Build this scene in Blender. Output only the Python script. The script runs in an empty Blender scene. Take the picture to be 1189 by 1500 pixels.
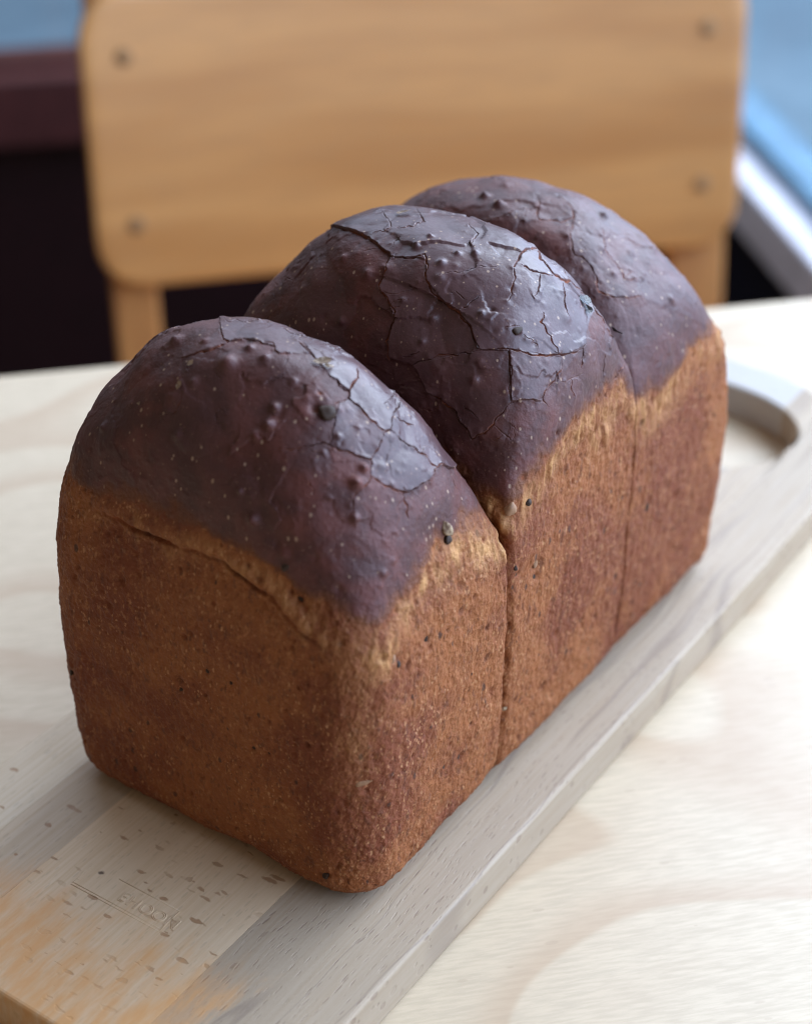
import bpy, bmesh, math, random
import numpy as np
from mathutils import Vector, Matrix
from mathutils.kdtree import KDTree

# ------------------------------------------------------------------ camera, world, lamps, exposure
scene = bpy.context.scene
col = scene.collection
rng = np.random.default_rng(7)
random.seed(7)

CAM = [2600.0, -0.595966558330554, 0.5800053986404481, 0.009695801714259983,
       0.18186236749877158, -0.25798005530641166, 0.3218036277685101]   # focal px, yaw, pitch, roll, x, y, z

def cam_axes():
    f, yaw, pitch, roll = CAM[:4]
    fw = np.array([math.sin(yaw)*math.cos(pitch), math.cos(yaw)*math.cos(pitch), -math.sin(pitch)])
    r = np.array([math.cos(yaw), -math.sin(yaw), 0.])
    u = np.cross(r, fw)
    return math.cos(roll)*r + math.sin(roll)*u, -math.sin(roll)*r + math.cos(roll)*u, fw

AR, AU, AF = cam_axes()
EYE = np.array(CAM[4:7])
cd = bpy.data.cameras.new('camera')
cam = bpy.data.objects.new('camera', cd)
col.objects.link(cam)
cam.matrix_world = Matrix(((AR[0], AU[0], -AF[0], EYE[0]), (AR[1], AU[1], -AF[1], EYE[1]),
                           (AR[2], AU[2], -AF[2], EYE[2]), (0, 0, 0, 1)))
cd.sensor_fit = 'HORIZONTAL'; cd.sensor_width = 36; cd.lens = CAM[0]/1189*36
cd.clip_start = .02; cd.clip_end = 60
cd.dof.use_dof = True; cd.dof.focus_distance = .434
cd.dof.aperture_fstop = cd.lens/7.4
scene.camera = cam

w = bpy.data.worlds.new('World'); scene.world = w; w.use_nodes = True
w.node_tree.nodes['Background'].inputs[0].default_value = (1.0, .84, .68, 1)
w.node_tree.nodes['Background'].inputs[1].default_value = .165
scene.view_settings.view_transform = 'Standard'; scene.view_settings.look = 'None'
scene.view_settings.exposure = 0.37; scene.view_settings.gamma = 1
scene.cycles.max_bounces = 6
scene.cycles.filter_width = 1.1
scene.cycles.sample_clamp_indirect = 6

def area(name, loc, target, sx, sy, power, color):
    d = bpy.data.lights.new(name, 'AREA'); d.shape = 'RECTANGLE'; d.size = sx; d.size_y = sy
    d.energy = power; d.color = color
    o = bpy.data.objects.new(name, d); col.objects.link(o); o.location = loc
    o.rotation_euler = (Vector(target) - Vector(loc)).to_track_quat('-Z', 'Y').to_euler()
    return o
area('window_light_side', (.34, .60, .56), (-.18, .08, .40), 2.2, .95, 37, (.58, .74, 1.0))
area('window_light_rear', (-.92, .92, .95), (-.08, .08, .06), 1.1, .8, 7.5, (.60, .75, 1.0))
area('outdoor_daylight', (.5, 4.8, 3.0), (-.6, 4.4, -.9), 4, 4, 360, (.88, .94, 1.0))

# ------------------------------------------------------------------ helpers
def at(px, py, z=None, plane=None):
    """the point of the place that the picture shows at a pixel, on a level plane or any plane"""
    d = AF*CAM[0] + AR*(px-594.5) - AU*(py-750)
    if plane is not None:
        P0, N = plane
        return EYE + d*(((P0-EYE)@N)/(d@N))
    return EYE + d*((z-EYE[2])/d[2])

def tag(o, label=None, cat=None, group=None, kind=None):
    if label: o['label'] = label
    if cat: o['category'] = cat
    if group: o['group'] = group
    if kind: o['kind'] = kind
    return o

def empty(name, loc):
    o = bpy.data.objects.new(name, None); col.objects.link(o); o.location = loc
    o.empty_display_size = .02
    return o

def link(name, me, mat, parent=None, off=None):
    """one mesh object; vertices given in world space, stored relative to the parent's place"""
    if off is not None:
        me.transform(Matrix.Translation(-Vector(off)))
    o = bpy.data.objects.new(name, me); col.objects.link(o)
    if mat: me.materials.append(mat)
    if parent: o.parent = parent
    return o

def mesh_np(name, V, Q, smooth=True):
    me = bpy.data.meshes.new(name)
    n = Q.shape[1]
    me.vertices.add(len(V)); me.vertices.foreach_set('co', np.ascontiguousarray(V, np.float32).ravel())
    me.loops.add(Q.size); me.loops.foreach_set('vertex_index', np.ascontiguousarray(Q, np.int32).ravel())
    me.polygons.add(len(Q))
    me.polygons.foreach_set('loop_start', np.arange(0, Q.size, n, dtype=np.int32))
    me.polygons.foreach_set('loop_total', np.full(len(Q), n, np.int32))
    me.polygons.foreach_set('use_smooth', np.full(len(Q), smooth))
    me.update(calc_edges=True); me.validate()
    return me

def prism(name, pts, axis_vec, mat, parent=None, off=None, bevel=.001, seg=2, smooth=False):
    """a polygon (list of 3-D points) pushed along a vector, edges rounded"""
    bm = bmesh.new()
    a = [bm.verts.new(p) for p in pts]
    f = bm.faces.new(a)
    r = bmesh.ops.extrude_face_region(bm, geom=[f])
    bmesh.ops.translate(bm, vec=Vector(axis_vec), verts=[v for v in r['geom'] if isinstance(v, bmesh.types.BMVert)])
    bmesh.ops.recalc_face_normals(bm, faces=bm.faces)
    if bevel:
        ed = [e for e in bm.edges if len(e.link_faces) == 2 and e.calc_face_angle(0) > .5]
        bmesh.ops.bevel(bm, geom=ed, offset=bevel, segments=seg, profile=.5, affect='EDGES')
    me = bpy.data.meshes.new(name); bm.to_mesh(me); bm.free()
    if smooth:
        for p in me.polygons: p.use_smooth = True
    return link(name, me, mat, parent, off)

# gradient noise in numpy
PERM = rng.permutation(512).astype(np.int64)
GR = rng.normal(size=(512, 3)); GR /= np.linalg.norm(GR, axis=1, keepdims=True)
def noise(P, s, seed=0):
    X = P*np.asarray(s) + seed*17.31
    I = np.floor(X).astype(np.int64); F = X-I
    U = F*F*F*(F*(F*6-15)+10)
    out = 0
    for dx in (0, 1):
        for dy in (0, 1):
            for dz in (0, 1):
                h = PERM[(PERM[(PERM[(I[:, 0]+dx) & 511]+I[:, 1]+dy) & 511]+I[:, 2]+dz) & 511]
                g = GR[h]
                d = g[:, 0]*(F[:, 0]-dx)+g[:, 1]*(F[:, 1]-dy)+g[:, 2]*(F[:, 2]-dz)
                wx = U[:, 0] if dx else 1-U[:, 0]; wy = U[:, 1] if dy else 1-U[:, 1]; wz = U[:, 2] if dz else 1-U[:, 2]
                out = out + d*wx*wy*wz
    return out*1.6
def sst(x, a, b):
    t = np.clip((x-a)/(b-a), 0, 1); return t*t*(3-2*t)

# ------------------------------------------------------------------ material kit
class N:
    def __init__(s, name):
        s.m = bpy.data.materials.new(name); s.m.use_nodes = True
        s.t = s.m.node_tree; s.b = s.t.nodes['Principled BSDF']
        tc = s.t.nodes.new('ShaderNodeTexCoord'); s.co = tc.outputs['Object']
    def n(s, typ, ins=None, **kw):
        nd = s.t.nodes.new(typ)
        for k, v in kw.items(): setattr(nd, k, v)
        for k, v in (ins or {}).items():
            if isinstance(v, bpy.types.NodeSocket): s.t.links.new(v, nd.inputs[k])
            else: nd.inputs[k].default_value = v
        return nd
    def math(s, op, a, b=0., c=None, clamp=False):
        nd = s.n('ShaderNodeMath', {0: a, 1: b}, operation=op, use_clamp=clamp)
        if c is not None:
            if isinstance(c, bpy.types.NodeSocket): s.t.links.new(c, nd.inputs[2])
            else: nd.inputs[2].default_value = c
        return nd.outputs[0]
    def ramp(s, v, a, b, lo=0., hi=1., smooth=True):
        return s.n('ShaderNodeMapRange', {'Value': v, 'From Min': a, 'From Max': b, 'To Min': lo, 'To Max': hi},
                   interpolation_type='SMOOTHSTEP' if smooth else 'LINEAR').outputs[0]
    def mix(s, f, a, b, mode='MIX'):
        nd = s.n('ShaderNodeMix', data_type='RGBA', blend_type=mode)
        for i, v in ((0, f), (6, a), (7, b)):
            if isinstance(v, bpy.types.NodeSocket): s.t.links.new(v, nd.inputs[i])
            else: nd.inputs[i].default_value = (tuple(v)+(1,))[:4] if i else v
        return nd.outputs[2]
    def map(s, scale=(1, 1, 1), loc=(0, 0, 0), rot=(0, 0, 0), co=None):
        return s.n('ShaderNodeMapping', {'Vector': co or s.co, 'Scale': scale, 'Location': loc, 'Rotation': rot}).outputs[0]
    def noise(s, scale, detail=3, rough=.55, co=None, dist=0.):
        return s.n('ShaderNodeTexNoise', {'Vector': co or s.co, 'Scale': scale, 'Detail': detail, 'Roughness': rough, 'Distortion': dist}).outputs[0]
    def voro(s, scale, co=None):
        nd = s.n('ShaderNodeTexVoronoi', {'Vector': co or s.co, 'Scale': scale})
        rnd = s.n('ShaderNodeSeparateColor', {0: nd.outputs['Color']}).outputs
        return nd.outputs['Distance'], rnd[0], rnd[1]
    def specks(s, scale, size, share, co=None):
        d, r, g = s.voro(scale, co)
        rad = s.math('MULTIPLY', g, size)
        a = s.math('LESS_THAN', r, share)
        e = s.ramp(s.math('DIVIDE', d, s.math('ADD', rad, size*.3)), .55, 1., 1., 0.)
        return s.math('MULTIPLY', a, e)
    def bump(s, h, strength=.5, dist=.0004, normal=None):
        ins = {'Height': h, 'Strength': strength, 'Distance': dist}
        if normal: ins['Normal'] = normal
        return s.n('ShaderNodeBump', ins).outputs[0]
    def out(s, color=None, rough=None, normal=None, **kw):
        for k, v in (('Base Color', color), ('Roughness', rough), ('Normal', normal)):
            if v is None: continue
            if isinstance(v, bpy.types.NodeSocket): s.t.links.new(v, s.b.inputs[k])
            else: s.b.inputs[k].default_value = (tuple(v)+(1,))[:4] if k == 'Base Color' else v
        for k, v in kw.items(): s.b.inputs[k].default_value = v
        return s.m

def bread_material():
    m = N('baked_crust')
    at_ = m.n('ShaderNodeAttribute', attribute_name='mask')
    sep = m.n('ShaderNodeSeparateColor', {0: at_.outputs['Color']}).outputs
    crust, pale, plate = sep[0], sep[1], sep[2]
    crack = at_.outputs['Alpha']
    big = m.noise(32, 3); mid = m.noise(120, 4); fine = m.noise(900, 3, .7)
    stretch = m.map((1, 1, .7))
    # tin side of the loaf
    side = m.mix(m.ramp(big, .40, .60), (.166, .038, .0120), (.266, .083, .0220))
    side = m.mix(m.math('MULTIPLY', m.ramp(mid, .35, .7), .4), side, (.20, .062, .020))
    side = m.mix(m.math('MULTIPLY', m.ramp(m.noise(640, 4, .75, co=stretch), .50, .68), .48), side, (.40, .175, .066))
    side = m.mix(m.math('MULTIPLY', m.ramp(m.noise(520, 2, .7, co=m.map((1, 1, .5), (3, 1, 2))), .54, .70), .5), side, (.085, .025, .012))
    dens = m.ramp(m.noise(55, 3), .35, .6, .35, 1.)
    wv = m.n('ShaderNodeVectorMath', {0: m.map((1, 1, .62)), 1: m.n('ShaderNodeVectorMath', {0: m.n('ShaderNodeTexNoise', {'Vector': m.co, 'Scale': 500., 'Detail': 2}).outputs['Color'], 1: (.0012, .0012, .0012)}, operation='MULTIPLY').outputs[0]}, operation='ADD').outputs[0]
    side = m.mix(m.math('MULTIPLY', m.math('MULTIPLY', m.specks(1020, .38, .50, wv), dens), .60), side, (.50, .255, .115))
    side = m.mix(m.math('MULTIPLY', m.math('MULTIPLY', m.specks(640, .30, .22, wv), dens), .6), side, (.06, .018, .009))
    side = m.mix(m.math('MULTIPLY', m.specks(300, .22, .12, m.map((1, 1, .6), (7, 3, 1))), .8), side, (.045, .016, .009))
    # pale torn band at the tin rim
    shred = m.noise(260, 4, .7, co=m.map((1, 1, .28)))
    palec = m.mix(m.ramp(shred, .35, .68), (.28, .100, .030), (.52, .265, .100))
    c = m.mix(m.math('MULTIPLY', pale, m.ramp(shred, .25, .6, .55, 1.)), side, palec)
    # dark baked top
    top = m.mix(m.ramp(mid, .35, .68), (.058, .0138, .0108), (.112, .0275, .0200))
    top = m.mix(m.ramp(m.noise(60, 3), .5, .7), top, (.060, .0165, .0145))
    top = m.mix(plate, top, m.mix(m.ramp(mid, .3, .7), (.062, .027, .028), (.088, .040, .041)))
    top = m.mix(m.math('MULTIPLY', m.specks(560, .22, .42, m.map((1, 1, .6))), .75), top, (.38, .25, .17))
    top = m.mix(m.math('MULTIPLY', m.specks(1100, .3, .25), .35), top, (.24, .13, .09))
    edge = m.ramp(m.math('ADD', crust, m.math('MULTIPLY', m.math('SUBTRACT', mid, .5), .7)), .12, .85)
    brown = m.mix(m.ramp(mid, .3, .7), (.115, .033, .014), (.155, .050, .017))
    c = m.mix(m.ramp(edge, 0., .42), c, brown)
    c = m.mix(m.ramp(edge, .34, 1.), c, top)
    c = m.mix(crack, c, m.mix(m.ramp(mid, .35, .65), (.05, .012, .007), (.26, .075, .030)))
    rough = m.math('ADD', m.ramp(edge, 0, 1, .66, .61), m.math('MULTIPLY', plate, -.21))
    rough = m.math('ADD', rough, m.math('MULTIPLY', m.math('SUBTRACT', fine, .5), .18))
    rough = m.math('ADD', rough, m.math('MULTIPLY', crack, .3), clamp=True)
    h = m.math('ADD', m.math('MULTIPLY', fine, .5), m.noise(330, 3, .6))
    grain = m.math('MULTIPLY', m.ramp(edge, 0, 1, .85, .36), m.ramp(plate, 0, 1, 1., .40))
    nd = m.n('ShaderNodeBump', {'Height': h, 'Strength': grain, 'Distance': .0010})
    m.t.links.new(m.ramp(edge, 0, 1, .32, .5), m.b.inputs['Specular IOR Level'])
    return m.out(c, rough, nd.outputs[0])
BREAD = bread_material()

# ------------------------------------------------------------------ the loaf
LUMPS = [
 dict(xb=-0.04752, w=0.04936, zb=0, tap=0.00053, a=0.05227, b=0.03175, c=0.05882, yc=0.02332, z0=0.07415, p=1.95222, xc=-0.05065, q=2.10037, y0=-0.00903, y1=0.0529, rf=0.013, rb=0.0028, hb=0.083),
 dict(xb=-0.04752, w=0.04936, zb=0, tap=0.00053, a=0.05394, b=0.03508, c=0.05847, yc=0.08833, z0=0.07896, p=2.35257, xc=-0.04539, q=2.27958, y0=0.0524, y1=0.11600, rf=0.0028, rb=0.0016, hb=0.088),
 dict(xb=-0.04752, w=0.04936, zb=0, tap=0.00053, a=0.05515, b=0.03533, c=0.05078, yc=0.13851, z0=0.0779, p=1.9319, xc=-0.05064, q=2.37226, y0=0.11550, y1=0.18564, rf=0.0016, rb=0.014, hb=0.086)]
def f_tin(P, L):
    x = P[:, 0]-L['xb']; y = P[:, 1]-(L['y0']+L['y1'])/2; z = P[:, 2]
    hy = (L['y1']-L['y0'])/2
    t = np.clip(z/L['hb'], 0, 1)
    r = np.where(y < 0, L['rf'], L['rb'])
    prof = L['tap']*(1-t)**1.3-.0015*np.sin(np.pi*t)
    endw = np.where(y < 0, 1. if L['rf'] > .008 else 0., 1. if L['rb'] > .008 else 0.)
    qx = np.abs(x)-L['w']+r+prof; qy = np.abs(y)-hy+r+prof*endw
    d = np.minimum(np.maximum(qx, qy), 0)+np.hypot(np.maximum(qx, 0), np.maximum(qy, 0))-r
    rz = .009; wz = -z+rz; wd = d+rz
    return np.minimum(np.maximum(wz, wd), 0)+np.hypot(np.maximum(wz, 0), np.maximum(wd, 0))-rz
def f_dome(P, L):
    dx = P[:, 0]-L['xc']; dy = P[:, 1]-L['yc']; dz = P[:, 2]-L['z0']
    X = (np.abs(dx)/L['a'])**L['p']; Y = (np.abs(dy)/L['b'])**L['q']; z = np.maximum(dz, 0)/L['c']
    g = (X+Y-np.minimum(X, 1)*np.minimum(Y, 1)*.93+z**2+1e-9)**.5
    return np.sqrt(dx*dx+dy*dy+np.maximum(dz, 0)**2)*(1-1/np.maximum(g, .05))
def f_lump(P, L):
    dz = P[:, 2]-L['z0']; m = np.maximum(-dz, 0)
    a = f_tin(P, L); b = f_dome(P, L)-.5*m*m/(m+.008)-.0022*np.exp(-(dz/.012)**2)
    k = .002+.008*np.clip(dz/.03, 0, 1)
    h = np.clip(.5-.5*(b-a)/k, 0, 1)
    return b*(1-h)+a*h+k*h*(1-h)
def grad(P, L):
    e = 4e-4; f0 = f_lump(P, L)
    g = np.stack([f_lump(P+np.eye(3)[k]*e, L)-f_lump(P-np.eye(3)[k]*e, L) for k in range(3)], 1)
    return g/(np.linalg.norm(g, axis=1, keepdims=True)+1e-12)
def surf(px, i):
    """points of lump i that the picture shows at these pixels"""
    px = np.asarray(px, float).reshape(-1, 2)
    d = AF[None]*CAM[0]+AR[None]*(px[:, :1]-594.5)-AU[None]*(px[:, 1:]-750)
    d /= np.linalg.norm(d, axis=1, keepdims=True)
    ts = np.linspace(.28, .64, 240)
    f = f_lump((EYE+d[:, None, :]*ts[None, :, None]).reshape(-1, 3), LUMPS[i]).reshape(len(px), -1)
    hit = (f < 0).any(1); k = np.maximum((f < 0).argmax(1), 1)
    lo = ts[k-1]; hi = ts[k]
    for _ in range(14):
        m = (lo+hi)/2; ins = f_lump(EYE+d*m[:, None], LUMPS[i]) < 0
        hi = np.where(ins, m, hi); lo = np.where(ins, lo, m)
    t = np.where(hit, hi, ts[f.argmin(1)])
    return EYE+d*t[:, None], hit | (f.min(1) < .0012)
def pix(P):
    d = P-EYE; de = d@AF
    return np.stack([594.5+CAM[0]*(d@AR)/de, 750-CAM[0]*(d@AU)/de], 1)

def boxgrid(nx, ny, nz, hx, hy, hz):
    gx, gy, gz = (np.linspace(-1, 1, n+1) for n in (nx, ny, nz))
    ids = -np.ones((nx+1, ny+1, nz+1), np.int64); m = np.zeros(ids.shape, bool)
    m[[0, -1]] = 1; m[:, [0, -1]] = 1; m[:, :, [0, -1]] = 1
    k = np.argwhere(m); ids[m] = np.arange(len(k))
    D = np.stack([gx[k[:, 0]]*hx, gy[k[:, 1]]*hy, gz[k[:, 2]]*hz], 1)
    def quad(A, flip):
        q = np.stack([A[:-1, :-1], A[1:, :-1], A[1:, 1:], A[:-1, 1:]], -1).reshape(-1, 4)
        return q[:, ::-1] if flip else q
    return D, np.concatenate([quad(ids[0], True), quad(ids[-1], False), quad(ids[:, 0], False), quad(ids[:, -1], True),
                              quad(ids[:, :, 0], True), quad(ids[:, :, -1], False)])

# cracks: traced on enlargements of the crust (origin x, origin y, scale), (width factor, points)
def K(v, *ps): return [(wd, [(v[0]+x*v[2], v[1]+y*v[2]) for x, y in pts]) for wd, pts in ps]
V2 = (240, 450, .2355); V3 = (440, 480, .2355); V4 = (380, 290, .2523); V5 = (640, 310, .2523); V6 = (560, 500, .2523); V7 = (580, 240, .4205)
CRACKS = {0: K(V2,
 (.5, [(345, 70), (420, 90), (480, 85), (600, 85), (700, 85)]),
 (1., [(350, 100), (355, 150), (365, 190), (400, 205), (350, 235), (300, 262), (240, 275), (180, 300), (110, 315)]),
 (.6, [(400, 205), (450, 190), (510, 180), (560, 190), (600, 205), (670, 210), (690, 235), (690, 270), (715, 295), (760, 285), (770, 320), (750, 370)]),
 (1., [(820, 190), (870, 235), (905, 280), (935, 310)]),
 (.8, [(740, 130), (800, 160), (880, 180), (950, 205), (1020, 250), (1060, 270), (1150, 290)]),
 (.7, [(640, 460), (690, 450), (760, 415)]),
 (.8, [(700, 885), (790, 890), (870, 870), (930, 860), (980, 845), (1040, 865)]),
 (.6, [(160, 340), (150, 380), (160, 420)]), (.6, [(120, 530), (110, 590), (80, 650), (60, 665), (0, 660)]),
 (1., [(0, 185), (100, 140), (180, 110), (250, 75)])) + K(V3,
 (1.1, [(190, 310), (240, 360), (310, 385), (325, 350), (350, 320), (340, 270)]),
 (1.3, [(310, 385), (300, 430), (380, 500), (430, 570), (480, 620), (520, 645), (555, 635)]),
 (.7, [(300, 440), (240, 460), (180, 495)]), (.7, [(240, 470), (225, 510), (215, 560), (205, 620), (195, 680), (190, 735)]),
 (.9, [(0, 745), (60, 740), (130, 720), (190, 735), (250, 765), (330, 790), (400, 815), (440, 820)]),
 (.8, [(520, 650), (505, 700), (480, 760), (440, 820), (435, 870), (430, 910)]),
 (.7, [(555, 635), (560, 580), (570, 540), (605, 500), (605, 450), (590, 410), (540, 460), (510, 480)]),
 (1.5, [(610, 680), (660, 720), (720, 760), (770, 800), (800, 850), (835, 875), (860, 850)]),
 (.7, [(850, 860), (870, 855), (950, 880), (955, 830)]),
 (.9, [(430, 910), (470, 950), (540, 990), (600, 1020), (660, 1025), (720, 1000), (760, 965), (800, 955)]),
 (.9, [(630, 1030), (645, 1080), (655, 1150), (665, 1189)]),
 (.7, [(430, 910), (415, 970), (345, 1030), (320, 1090), (325, 1140), (300, 1170)]),
 (1.2, [(945, 930), (960, 990), (975, 1030)]), (.8, [(600, 560), (640, 580), (690, 610)]),
 (.9, [(150, 100), (190, 135), (300, 160)]), (.5, [(800, 920), (810, 890), (835, 875)])),
 1: K(V4,
 (1.1, [(450, 180), (510, 200), (600, 215), (650, 250), (700, 290), (755, 320), (765, 345)]),
 (1., [(765, 345), (850, 355), (910, 345), (960, 330), (970, 370), (970, 480), (1010, 560), (1080, 610), (1140, 650), (1190, 700)]),
 (1., [(765, 345), (740, 390), (730, 450), (705, 530), (750, 580), (790, 650), (790, 700), (760, 780), (755, 880), (760, 940)]),
 (.6, [(80, 400), (75, 470), (75, 580), (95, 600)]), (.4, [(590, 320), (700, 290)]),
 (.6, [(660, 215), (720, 200), (765, 170), (735, 120), (700, 80)]), (.9, [(800, 175), (870, 165), (960, 140), (930, 90), (910, 70)]),
 (.5, [(380, 190), (420, 190), (500, 110)]), (.4, [(705, 545), (850, 540), (960, 490)])) + K(V5,
 (1., [(60, 530), (130, 580), (190, 660), (215, 740), (240, 800)]),
 (1., [(240, 800), (320, 805), (400, 800), (480, 815), (560, 835), (640, 838), (700, 830), (770, 820), (830, 800), (855, 765)]),
 (.9, [(620, 585), (600, 640), (640, 700), (670, 760), (700, 825)]),
 (.7, [(440, 340), (435, 430), (410, 520)]), (.7, [(585, 380), (585, 430), (555, 500)]),
 (1.7, [(440, 330), (465, 290), (485, 250), (510, 235), (575, 240), (590, 290), (640, 340), (670, 375), (710, 400), (760, 410), (800, 440), (860, 480)]),
 (1.3, [(480, 320), (530, 350), (600, 375), (660, 380)]), (1., [(725, 420), (740, 490), (755, 560), (770, 600)]),
 (.7, [(130, 575), (190, 530), (245, 490)]), (.8, [(720, 350), (760, 400)]),
 (1.4, [(900, 500), (920, 570), (960, 630), (1000, 720), (1050, 740), (1070, 800)]), (1.1, [(835, 780), (830, 850), (830, 910)]),
 (.4, [(0, 385), (100, 350), (210, 325), (350, 315)]), (.6, [(410, 810), (415, 880), (425, 980)]),
 (1., [(1080, 880), (1050, 930), (1020, 980)]), (.7, [(180, 60), (240, 120), (190, 190)]), (.8, [(960, 830), (960, 950)])) + K(V6,
 (.7, [(190, 135), (300, 100), (390, 75), (480, 65), (550, 60)]),
 (1., [(270, 290), (350, 330), (430, 400), (450, 450), (500, 500), (525, 565), (600, 530), (650, 480), (720, 375)]),
 (.6, [(650, 490), (710, 540), (755, 580)]), (.45, [(735, 60), (735, 200), (745, 340)]),
 (.6, [(720, 370), (780, 340), (850, 335), (910, 345)]), (.8, [(1040, 100), (1000, 210), (945, 270), (915, 330), (950, 380)]),
 (.8, [(1090, 220), (1085, 270), (1105, 320)])),
 2: K(V7, (.9, [(480, 90), (500, 130), (495, 190), (560, 190), (620, 185), (600, 140), (560, 100)]),
 (1., [(620, 190), (600, 250), (610, 300), (680, 360), (700, 440), (760, 465), (850, 460)]),
 (.7, [(720, 220), (730, 280), (760, 330), (800, 400), (860, 390)]), (.9, [(800, 250), (860, 280), (930, 300)]),
 (.7, [(480, 150), (420, 160), (360, 200), (300, 190)]), (.7, [(930, 300), (960, 350), (1010, 380)]))}
def poly(v, pts): return np.array([(v[0]+x*v[2], v[1]+y*v[2]) for x, y in pts])
PLATES = {0: [
 (1., poly(V3, [(-30, 40), (150, 60), (320, 140), (640, 390), (970, 840), (950, 880), (870, 855), (835, 875), (720, 760), (610, 680), (555, 635), (520, 645), (430, 570), (300, 430), (310, 385), (190, 310), (90, 190), (30, 90)])),
 (.75, poly(V3, [(240, 460), (300, 440), (380, 500), (430, 570), (520, 650), (440, 820), (330, 790), (190, 735), (215, 560)])),
 (.8, poly(V3, [(555, 640), (610, 680), (720, 760), (835, 875), (800, 920), (760, 965), (660, 1025), (540, 990), (430, 910), (440, 820), (520, 660)])),
 (.9, poly(V2, [(345, 20), (350, 100), (355, 150), (365, 190), (400, 205), (510, 180), (600, 205), (690, 235), (690, 270), (715, 295), (760, 285), (900, 285), (820, 190), (900, 160), (700, 50), (480, 20)])),
 (.35, poly(V2, [(-100, 260), (345, 20), (350, 100), (355, 150), (365, 190), (400, 205), (350, 235), (300, 262), (240, 275), (110, 315)]))],
 1: [(1., np.array([(493, 335), (531, 344), (570, 371), (573, 377), (610, 377), (625, 383), (625, 411), (652, 444), (673, 456), (688, 476), (700, 512), (761, 516), (801, 521), (834, 517), (856, 503), (862, 480), (880, 430), (850, 390), (800, 345), (740, 320), (690, 295), (640, 285), (590, 280), (540, 285), (500, 300), (470, 330)])),
 (.55, np.array([(573, 377), (610, 377), (625, 383), (625, 411), (652, 444), (673, 456), (688, 476), (700, 512), (680, 517), (607, 534), (573, 525), (571, 500), (579, 467), (569, 436), (558, 424), (564, 404)])),
 (.6, poly(V6, [(190, 135), (300, 100), (550, 60), (735, 60), (745, 340), (720, 375), (650, 480), (600, 530), (525, 565), (500, 500), (450, 450), (430, 400), (350, 330), (270, 290)])),
 (.55, poly(V6, [(735, 55), (850, 60), (1040, 90), (1000, 210), (945, 270), (910, 345), (850, 335), (745, 345)]))],
 2: [(.38, poly(V7, [(470, 30), (480, 90), (500, 130), (495, 190), (560, 190), (620, 185), (600, 250), (610, 300), (680, 360), (700, 440), (760, 465), (850, 460), (1080, 570), (1120, 540), (1010, 350), (850, 180), (700, 80), (600, 30)]))]}
# blisters: px, py, radius px, height mm
BLIST = {0: [(334, 532, 17, 1.2), (394, 621, 9, 1.3), (402, 596, 9, .9), (374, 638, 9, .7), (388, 525, 9, .6), (259, 500, 11, .9), (261, 638, 10, .5), (152, 626, 9, .6), (520, 708, 10, 1.1),
             (531, 686, 8, .8), (375, 760, 11, 1.0), (355, 719, 6, .5), (519, 760, 8, .8), (365, 507, 8, .6), (300, 500, 7, .4), (430, 560, 7, .4), (285, 560, 8, .4), (468, 577, 6, -.5), (495, 640, 6, .5), (560, 840, 8, .4)],
         1: [(541, 403, 9, .7), (610, 361, 6, .7), (630, 347, 5, .5), (647, 386, 7, .6), (632, 464, 9, .7), (705, 460, 6, .6), (720, 455, 5, -.5), (670, 370, 5, .5), (695, 370, 6, .5), (505, 380, 7, .5), (500, 470, 7, .5), (697, 557, 8, .6), (620, 500, 6, .5), (592, 440, 6, .4), (620, 745, 0, 0)],
         2: [(710, 288, 8, 1.2), (731, 301, 8, 1.1), (885, 314, 7, .8), (830, 350, 6, .5), (980, 440, 8, .6), (900, 400, 7, .4)]}
# pits where seeds or bubbles left hollows: px, py, radius px, depth mm
PITS = {0: [(463, 600, 10, 1.3), (302, 985, 6, 1.0), (335, 1003, 5, .8), (265, 1010, 5, .6), (370, 1098, 7, 1.0), (392, 1106, 5, .7), (310, 885, 7, .6), (160, 885, 7, .7), (150, 880, 5, .5), (105, 985, 6, .8), (437, 880, 12, 1.3), (425, 868, 7, .8), (445, 893, 7, .9),
            (628, 938, 9, 1.1), (631, 950, 7, 1.0), (580, 966, 9, .9), (674, 1110, 8, .9), (652, 1124, 6, .7), (605, 1108, 5, .7), (590, 1130, 4, .5), (540, 1150, 9, .6), (655, 790, 8, 1.0), (690, 1060, 5, .5), (710, 1050, 4, .5), (480, 1282, 6, .7), (395, 1057, 6, .5), (470, 1050, 5, .5), (318, 1186, 5, .5), (380, 960, 6, .4), (230, 950, 5, .4), (135, 1065, 5, .5), (250, 1030, 6, .4), (330, 1170, 5, .5), (430, 940, 5, .4)],
        1: [(787, 830, 10, 1.6), (787, 845, 8, 1.2), (758, 842, 6, .8), (748, 755, 11, 1.2), (760, 890, 5, .5), (740, 1040, 6, .6), (852, 908, 7, .9), (852, 918, 6, .8), (778, 1050, 5, .6), (765, 700, 7, .6), (815, 635, 7, .8), (800, 980, 4, .4), (862, 442, 10, 1.0), (756, 486, 7, .5)],
        2: [(950, 742, 7, .9), (952, 730, 6, .7), (1015, 520, 6, .6)]}
GRID = [(340, 215, 390), (280, 205, 300), (190, 145, 210)]
zr_y = [-.02, -.0006, .0175, .0377, .048, .056, .0595, .0812, .1068, .117, .122, .131, .1505, .168, .19]
zr_z = [.0800, .0815, .0865, .0875, .084, .080, .0915, .0965, .0945, .086, .080, .0855, .0885, .087, .085]
zr_z2 = zr_z[:4]+[.090, .0905]+zr_z[6:]
zr_z3 = zr_z[:9]+[.086, .0855]+zr_z[11:]
zf_x = [-.1, -.0865, -.0776, -.0604, -.0396, -.0258, -.0162, -.0029, .004]
zf_z = [.082, .0875, .0893, .0890, .0895, .0865, .0810, .0775, .0775]

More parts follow.
